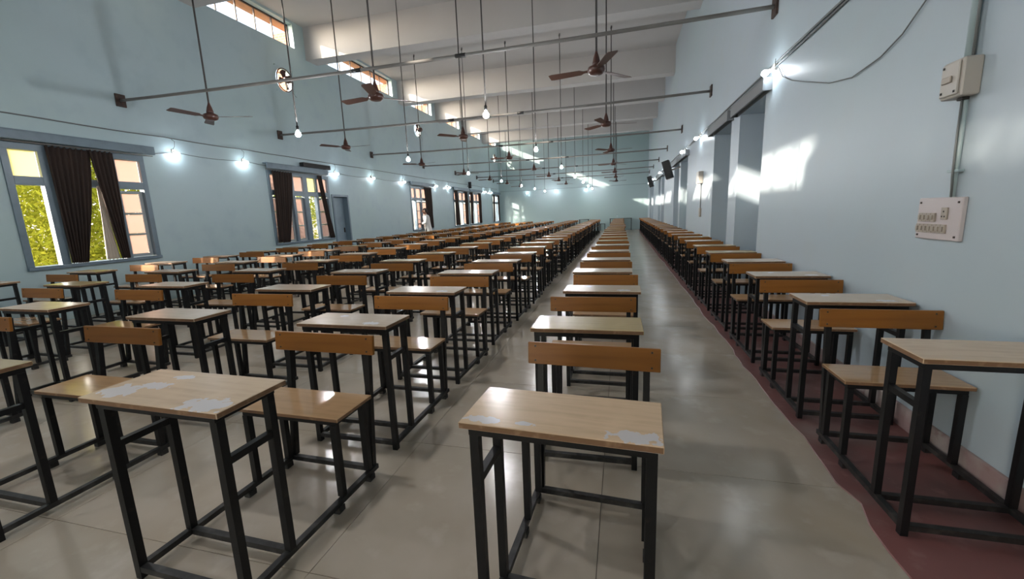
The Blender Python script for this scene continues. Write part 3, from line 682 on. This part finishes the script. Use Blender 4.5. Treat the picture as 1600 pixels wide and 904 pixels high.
# ------------------------------------------------------------------ desk units (table and bench welded on one frame)
TWD, TDP = 0.56, 0.265
RY = TDP - 0.037
LEG = 0.028
lx = TWD/2 - 0.032
def slab_top(w_, d_, t_):
    def b(bm):
        v, fs = add_box(bm, -w_/2, w_/2, -d_/2, d_/2, -t_, 0)
        for k, f in enumerate(fs): f.material_index = 0 if k == 1 else 1
        bmesh.ops.bevel(bm, geom=list(bm.edges), offset=0.0022, segments=1, affect='EDGES')
    return b
def ring(w_, d_, t_):
    def b(bm):
        o = [(-w_/2, -d_/2), (w_/2, -d_/2), (w_/2, d_/2), (-w_/2, d_/2)]
        i = [(x - math.copysign(LEG, x), y - math.copysign(LEG, y)) for x, y in o]
        V = [[bm.verts.new((x, y, z)) for x, y in q] for q in (o, i) for z in (0, t_)]
        for k in range(4):
            j = (k+1) % 4
            bm.faces.new((V[0][k], V[0][j], V[1][j], V[1][k])); bm.faces.new((V[2][k], V[3][k], V[3][j], V[2][j]))
            bm.faces.new((V[1][k], V[1][j], V[3][j], V[3][k])); bm.faces.new((V[0][k], V[2][k], V[2][j], V[0][j]))
    return b
def legm(z0, z1):
    return lambda bm: add_box(bm, -LEG/2, LEG/2, -LEG/2, LEG/2, z0, z1)
U = {}
for q in ('top', 'top_a', 'top_b', 'top_c', 'top_d', 'top_e'): U[q] = mesh('table_top', slab_top(TWD, TDP, 0.020), [q, 'edge'])
U['seat'] = mesh('seat', slab_top(0.55, 0.25, 0.018), ['seat', 'edge'])
def back_b(bm):
    add_box(bm, -0.29, 0.29, -0.009, 0.009, -0.05, 0.05)
U['back'] = mesh('backrest', back_b, 'board', 0.003)
U['tframe'] = mesh('table_frame', ring(2*lx+LEG, TDP-0.04, 0.026), 'steel')
U['sframe'] = mesh('seat_frame', ring(0.51, 0.215, 0.022), 'steel')
U['fleg'] = mesh('leg', legm(0, 0.703), 'steel'); U['rleg'] = mesh('leg', legm(0.054, 0.703), 'steel'); U['sleg'] = mesh('leg', legm(0.054, 0.409), 'steel')
U['srail'] = mesh('side_rail', lambda bm: add_box(bm, -0.012, 0.012, -(RY-0.038)/2+LEG/2, (RY-0.038)/2-LEG/2, -0.0125, 0.0125), 'steel')
U['brail'] = mesh('base_rail', lambda bm: add_box(bm, -0.0125, 0.0125, 0.052, 0.79, 0.029, 0.053), 'rail')
U['cross'] = mesh('cross_bar', lambda bm: add_box(bm, -lx+0.013, lx-0.013, -0.0125, 0.0125, 0.029, 0.053), 'rail')
U['fcross'] = mesh('cross_bar', lambda bm: add_box(bm, -lx+LEG/2, lx-LEG/2, -0.0125, 0.0125, 0.029, 0.053), 'rail')
U['foot'] = mesh('foot', lambda bm: add_box(bm, -0.016, 0.016, -0.02, 0.02, 0.0, 0.0285), 'rail')
PB, PT = (0.775, 0.0535), (0.838, 0.735)
U['post'] = mesh('back_post', lambda bm: bar(bm, (0, PB[0], PB[1]), (0, PT[0], PT[1]), LEG, LEG), 'steel')
U['screw'] = mesh('screw', lambda bm: lathe(bm, [(0.005, 0.0), (0.004, 0.0025)], 8, M4=Matrix.Rotation(PI/2, 4, 'X')), 'screw')
lean = math.atan2(PT[0]-PB[0], PT[1]-PB[1])
zb_ = 0.698
yb_ = PB[0] + (zb_-PB[1])*math.tan(lean) - LEG/2 - 0.0105
def frame_far(bm):
    for s in (-1, 1):
        for y_, z0 in ((0.038, 0), (RY, 0.054)): add_box(bm, s*lx-LEG/2, s*lx+LEG/2, y_-LEG/2, y_+LEG/2, z0, 0.703)
        for y_ in (0.54, 0.735): add_box(bm, s*0.24-LEG/2, s*0.24+LEG/2, y_-LEG/2, y_+LEG/2, 0.054, 0.409)
        add_box(bm, s*lx-0.012, s*lx+0.012, 0.052, RY-0.014, 0.54, 0.565)
        add_box(bm, s*lx-0.0125, s*lx+0.0125, 0.052, 0.79, 0.029, 0.053)
        bar(bm, (s*0.235, PB[0], PB[1]), (s*0.235, PT[0], PT[1]), LEG)
        for y_ in (0.5, 0.73): add_box(bm, s*lx-0.016, s*lx+0.016, y_-0.02, y_+0.02, 0, 0.0285)
    for y_ in (0.038, RY, 0.765): add_box(bm, -lx+0.013, lx-0.013, y_-0.0125, y_+0.0125, 0.029, 0.053)
    add_box(bm, -lx, lx, 0.026, 0.052, 0.703, 0.728); add_box(bm, -lx, lx, RY-0.014, RY+0.014, 0.703, 0.728)
U['far'] = mesh('frame', frame_far, 'steel')
def unit(name, loc, rz, label, top='top', near=True):
    t = thing(name, label, 'desk', loc, rz, 'exam desks with benches in seven rows')
    jt = random.uniform(-0.006, 0.006)
    obj('table_top', U[top], t, (jt, TDP/2, 0.75)); obj('seat', U['seat'], t, (random.uniform(-0.005, 0.005), 0.64, 0.452))
    b_ = obj('backrest', U['back'], t, (random.uniform(-0.006, 0.006), yb_, zb_), (-lean, 0, 0))
    if not near:
        f_ = obj('frame', U['far'], t); f_['kind'] = 'stuff'; return t
    obj('table_frame', U['tframe'], t, (0, TDP/2, 0.7035)); obj('seat_frame', U['sframe'], t, (0, 0.6375, 0.4095))
    for s in (-1, 1):
        obj('leg', U['fleg'], t, (s*lx, 0.038, 0)); obj('leg', U['rleg'], t, (s*lx, RY, 0))
        obj('leg', U['sleg'], t, (s*0.24, 0.54, 0)); obj('leg', U['sleg'], t, (s*0.24, 0.735, 0))
        obj('side_rail', U['srail'], t, (s*lx, (RY+0.038)/2, 0.552)); obj('base_rail', U['brail'], t, (s*lx, 0, 0))
        for y_ in (0.5, 0.73): obj('foot', U['foot'], t, (s*lx, y_, 0))
        obj('back_post', U['post'], t, (s*0.235, 0, 0))
        if loc[1] < 4.0:
            for zz in (-0.033, 0.033): obj('screw', U['screw'], b_, (s*0.255, -0.0091, zz))
    obj('cross_bar', U['fcross'], t, (0, 0.038, 0)); obj('cross_bar', U['cross'], t, (0, RY, 0)); obj('cross_bar', U['cross'], t, (0, 0.765, 0))
    return t
ROWS = [  # x, first y0, pitch, ordinal offset, where, special labels
    ('R', 1.332, 1.77, 0.965, 'row against the right wall'),
    ('C', -0.165, 1.01, 1.01, 'lone row between the two aisles'),
    ('L1', -1.525, 0.945, 0.99, 'row just left of the aisle'),
    ('L2', -2.885, 0.95, 1.03, 'second row left of the aisle'),
    ('L3', -4.42, 1.06, 1.03, 'third row left of the aisle'),
    ('L4', -5.83, 2.12, 1.0, 'fourth row left of the aisle'),
    ('L5', -7.32, 3.1, 1.0, 'row along the windowed left wall')]
SPECIAL = {('C', 0): ('top_a', 'tan-topped desk with a big whitish peeled patch at its front corner'),
           ('L1', 0): ('top_b', 'wide tan-topped desk with scuffed creased corners, front of the row left of the aisle'),
           ('R', 0): ('top_d', 'tan-topped desk half out of frame, standing on the red border by the wall'),
           ('L2', 0): ('top_c', 'yellowish-topped desk cut off by the left edge, before the second row')}
for nm, x, y0, pitch, where in ROWS:
    k = 0; y = y0; rr = random.Random(hash(nm) % 1000 if False else sum(map(ord, nm)))
    while y < 26.9 - (0.9 if nm == 'L1' else 0.35):
        top, lab = SPECIAL.get((nm, k), (rr.choice(['top', 'top', 'top_e', 'top_c']), None))
        if lab is None: lab = '%s brown-backed desk and bench from the front, %s' % (ORD[k], where)
        dx = 0 if k == 0 else rr.uniform(-0.03, 0.03)
        rz = 0 if nm == 'R' and k == 0 else rr.uniform(-0.014, 0.014)
        if (nm, k) == ('C', 0): rz = -0.055
        if (nm, k) == ('L1', 0): rz = -0.022
        if nm == 'R': dx = abs(dx)*-0.5; rz *= 0.5
        if nm == 'L5' and 15.2 < y < 17: dx = 0.07
        dist = math.hypot(x, y)
        un = unit('exam_desk', (x+dx, y, 0), rz, lab, top, dist < 9.5)
        un.scale = ({'R': 0.95, 'C': 0.985}.get(nm, 1.045), {('L1', 0): 1.05, ('C', 0): 0.95}.get((nm, k), 1), 1)
        if (nm, k) == ('L1', 0):
            for ch in un.children:
                if ch.name.startswith('table_top'): ch.scale = (1.08, 1, 1)
        y += pitch + rr.uniform(-0.035, 0.035); k += 1

# ------------------------------------------------------------------ far end furniture
def plain_table(label, x0, x1, y0, y1, h_, lg=0.03):
    t = thing('steel_table', label, 'table', ((x0+x1)/2, (y0+y1)/2, 0))
    a, b_ = (x1-x0)/2, (y1-y0)/2
    box_part('table_top', t, -a, a, -b_, b_, h_-0.025, h_, 'steel', 0.003)
    for s in (-1, 1):
        for q in (-1, 1): box_part('leg', t, s*(a-0.03)-lg/2, s*(a-0.03)+lg/2, q*(b_-0.03)-lg/2, q*(b_-0.03)+lg/2, 0, h_-0.026, 'steel')
    return t
plain_table('wide dark table against the far end wall, behind the lone row', -0.72, 0.63, 27.45, 28.05, 0.75)
plain_table('narrow dark table against the far end wall, left of the aisle', -2.65, -2.02, 27.5, 28.0, 0.76)
plain_table('low dark stool by the far end wall, left of the wide table', -1.30, -0.98, 27.3, 27.65, 0.46)
bt = thing('water_bottle', 'small bottle standing on the wide dark table at the far end', 'bottle', (-0.25, 27.7, 0.7502))
obj('bottle_body', mesh('bottle_body', lambda bm: lathe(bm, [(0.035, 0.0), (0.038, 0.02), (0.038, 0.15), (0.018, 0.19), (0.016, 0.21)], 14), 'wire_w'), bt)
obj('cap', mesh('cap', lambda bm: lathe(bm, [(0.019, 0.2101), (0.019, 0.235)], 12), 'blue'), bt)

# ------------------------------------------------------------------ the person by the window
def fused(name, build, voxel, m):
    """one continuous skin grown round the given volumes"""
    bm = bmesh.new(); build(bm); bmesh.ops.recalc_face_normals(bm, faces=bm.faces)
    me = bpy.data.meshes.new(name); bm.to_mesh(me); bm.free()
    o = bpy.data.objects.new(name, me); COL.objects.link(o)
    r = o.modifiers.new('fuse', 'REMESH'); r.mode = 'VOXEL'; r.voxel_size = voxel; r.use_smooth_shade = True
    sm = o.modifiers.new('smooth', 'SMOOTH'); sm.factor = 0.5; sm.iterations = 3
    dg = bpy.context.evaluated_depsgraph_get(); dg.update()
    m2 = bpy.data.meshes.new_from_object(o.evaluated_get(dg)); m2.name = name
    bpy.data.objects.remove(o, do_unlink=True)
    m2.materials.clear(); m2.materials.append(M[m])
    for p in m2.polygons: p.use_smooth = True
    return m2
def ball(bm, c, r, n=10):
    prof = [(max(0.001, math.sin(PI*k/n)), -math.cos(PI*k/n)) for k in range(n+1)]
    lathe(bm, prof, 16, M4=Matrix.Translation(c) @ Matrix.Diagonal((*r, 1)))
def trunk(bm, prof, kx, shear=0.12):
    S = Matrix.Diagonal((kx, 1, 1, 1)); S[0][2] = shear; S[0][3] = -shear*0.92
    lathe(bm, prof, 20, M4=S)
# local frame: facing +x, left-hand side +y
P = thing('person', 'person in a loose white shirt reaching to the window latch', 'person', (-7.83, 16.30, 0), PI + 0.45)
ARM = {s: [(0.05, s*0.175, 1.335), (0.06, s*0.215, 1.22), (0.085, s*0.225, 1.09), (0.18, s*0.20, 1.055), (0.265, s*0.17, 1.045)] for s in (-1, 1)}
def body_b(bm):
    trunk(bm, [(0.05, 0.82), (0.15, 0.87), (0.165, 0.95), (0.14, 1.06), (0.15, 1.18), (0.172, 1.28), (0.15, 1.355), (0.08, 1.40), (0.05, 1.42)], 0.66)
    tube(bm, [(0.05, 0, 1.35), (0.07, 0, 1.42), (0.085, 0, 1.50)], [0.06, 0.052, 0.05], 12)
    ball(bm, (0.095, 0, 1.555), (0.095, 0.074, 0.105)); ball(bm, (0.125, 0, 1.495), (0.055, 0.052, 0.05))
    tube(bm, [(0.175, 0, 1.575), (0.200, 0, 1.535), (0.19, 0, 1.522)], [0.010, 0.016, 0.012], 8)
    for s in (-1, 1):
        ball(bm, (0.09, s*0.078, 1.548), (0.020, 0.012, 0.032))
        tube(bm, ARM[s], [0.055, 0.048, 0.042, 0.036, 0.028], 10)
        ball(bm, (0.305, s*0.165, 1.045), (0.048, 0.040, 0.018))
        for k, L in enumerate((0.058, 0.070, 0.073, 0.064)):
            yy = s*0.165 + (k-1.5)*0.021
            tube(bm, [(0.325, yy, 1.047), (0.345+L*0.5, yy, 1.044), (0.345+L*0.85, yy, 1.024)], [0.0105, 0.010, 0.008], 7)
        tube(bm, [(0.285, s*0.165-s*0.03, 1.04), (0.315, s*0.165-s*0.058, 1.03), (0.345, s*0.165-s*0.062, 1.025)], [0.013, 0.011, 0.009], 7)
        tube(bm, [(0, s*0.09, 0.90), (0.012, s*0.095, 0.70), (0.02, s*0.10, 0.48), (0.0, s*0.10, 0.30), (-0.02, s*0.10, 0.09)], [0.088, 0.078, 0.056, 0.055, 0.04], 12)
        tube(bm, [(-0.05, s*0.10, 0.045), (0.03, s*0.105, 0.045), (0.14, s*0.115, 0.036)], [0.038, 0.042, 0.032], 10)
obj('body', fused('body', body_b, 0.009, 'skin'), P)
def shirt_b(bm):
    trunk(bm, [(0.05, 0.66), (0.212, 0.67), (0.20, 0.82), (0.186, 1.0), (0.186, 1.15), (0.196, 1.27), (0.178, 1.355), (0.09, 1.405), (0.06, 1.41)], 0.74)
    for s in (-1, 1): tube(bm, ARM[s][:4] + [(0.225, s*0.185, 1.05)], [0.078, 0.070, 0.066, 0.058, 0.054], 12)
obj('shirt', fused('shirt', shirt_b, 0.014, 'shirt'), P)
def trouser_b(bm):
    trunk(bm, [(0.08, 0.72), (0.165, 0.80), (0.178, 0.90), (0.17, 0.98)], 0.72)
    for s in (-1, 1): tube(bm, [(0, s*0.09, 0.88), (0.012, s*0.095, 0.68), (0.02, s*0.10, 0.48), (-0.015, s*0.10, 0.10)], [0.105, 0.095, 0.078, 0.07], 12)
obj('trousers', fused('trousers', trouser_b, 0.014, 'trouser'), P)
def hair_b(bm):
    ball(bm, (0.075, 0, 1.595), (0.094, 0.083, 0.082)); ball(bm, (0.035, 0, 1.555), (0.055, 0.074, 0.085))
obj('hair', fused('hair', hair_b, 0.009, 'hair'), P)
for s in (-1, 1):
    obj('eye', mesh('eye', lambda bm: ball(bm, (0.180, s*0.030, 1.568), (0.008, 0.011, 0.006), 6), 'hair'), P)
obj('mouth', mesh('mouth', lambda bm: ball(bm, (0.172, 0, 1.492), (0.008, 0.022, 0.005), 6), 'hair'), P)
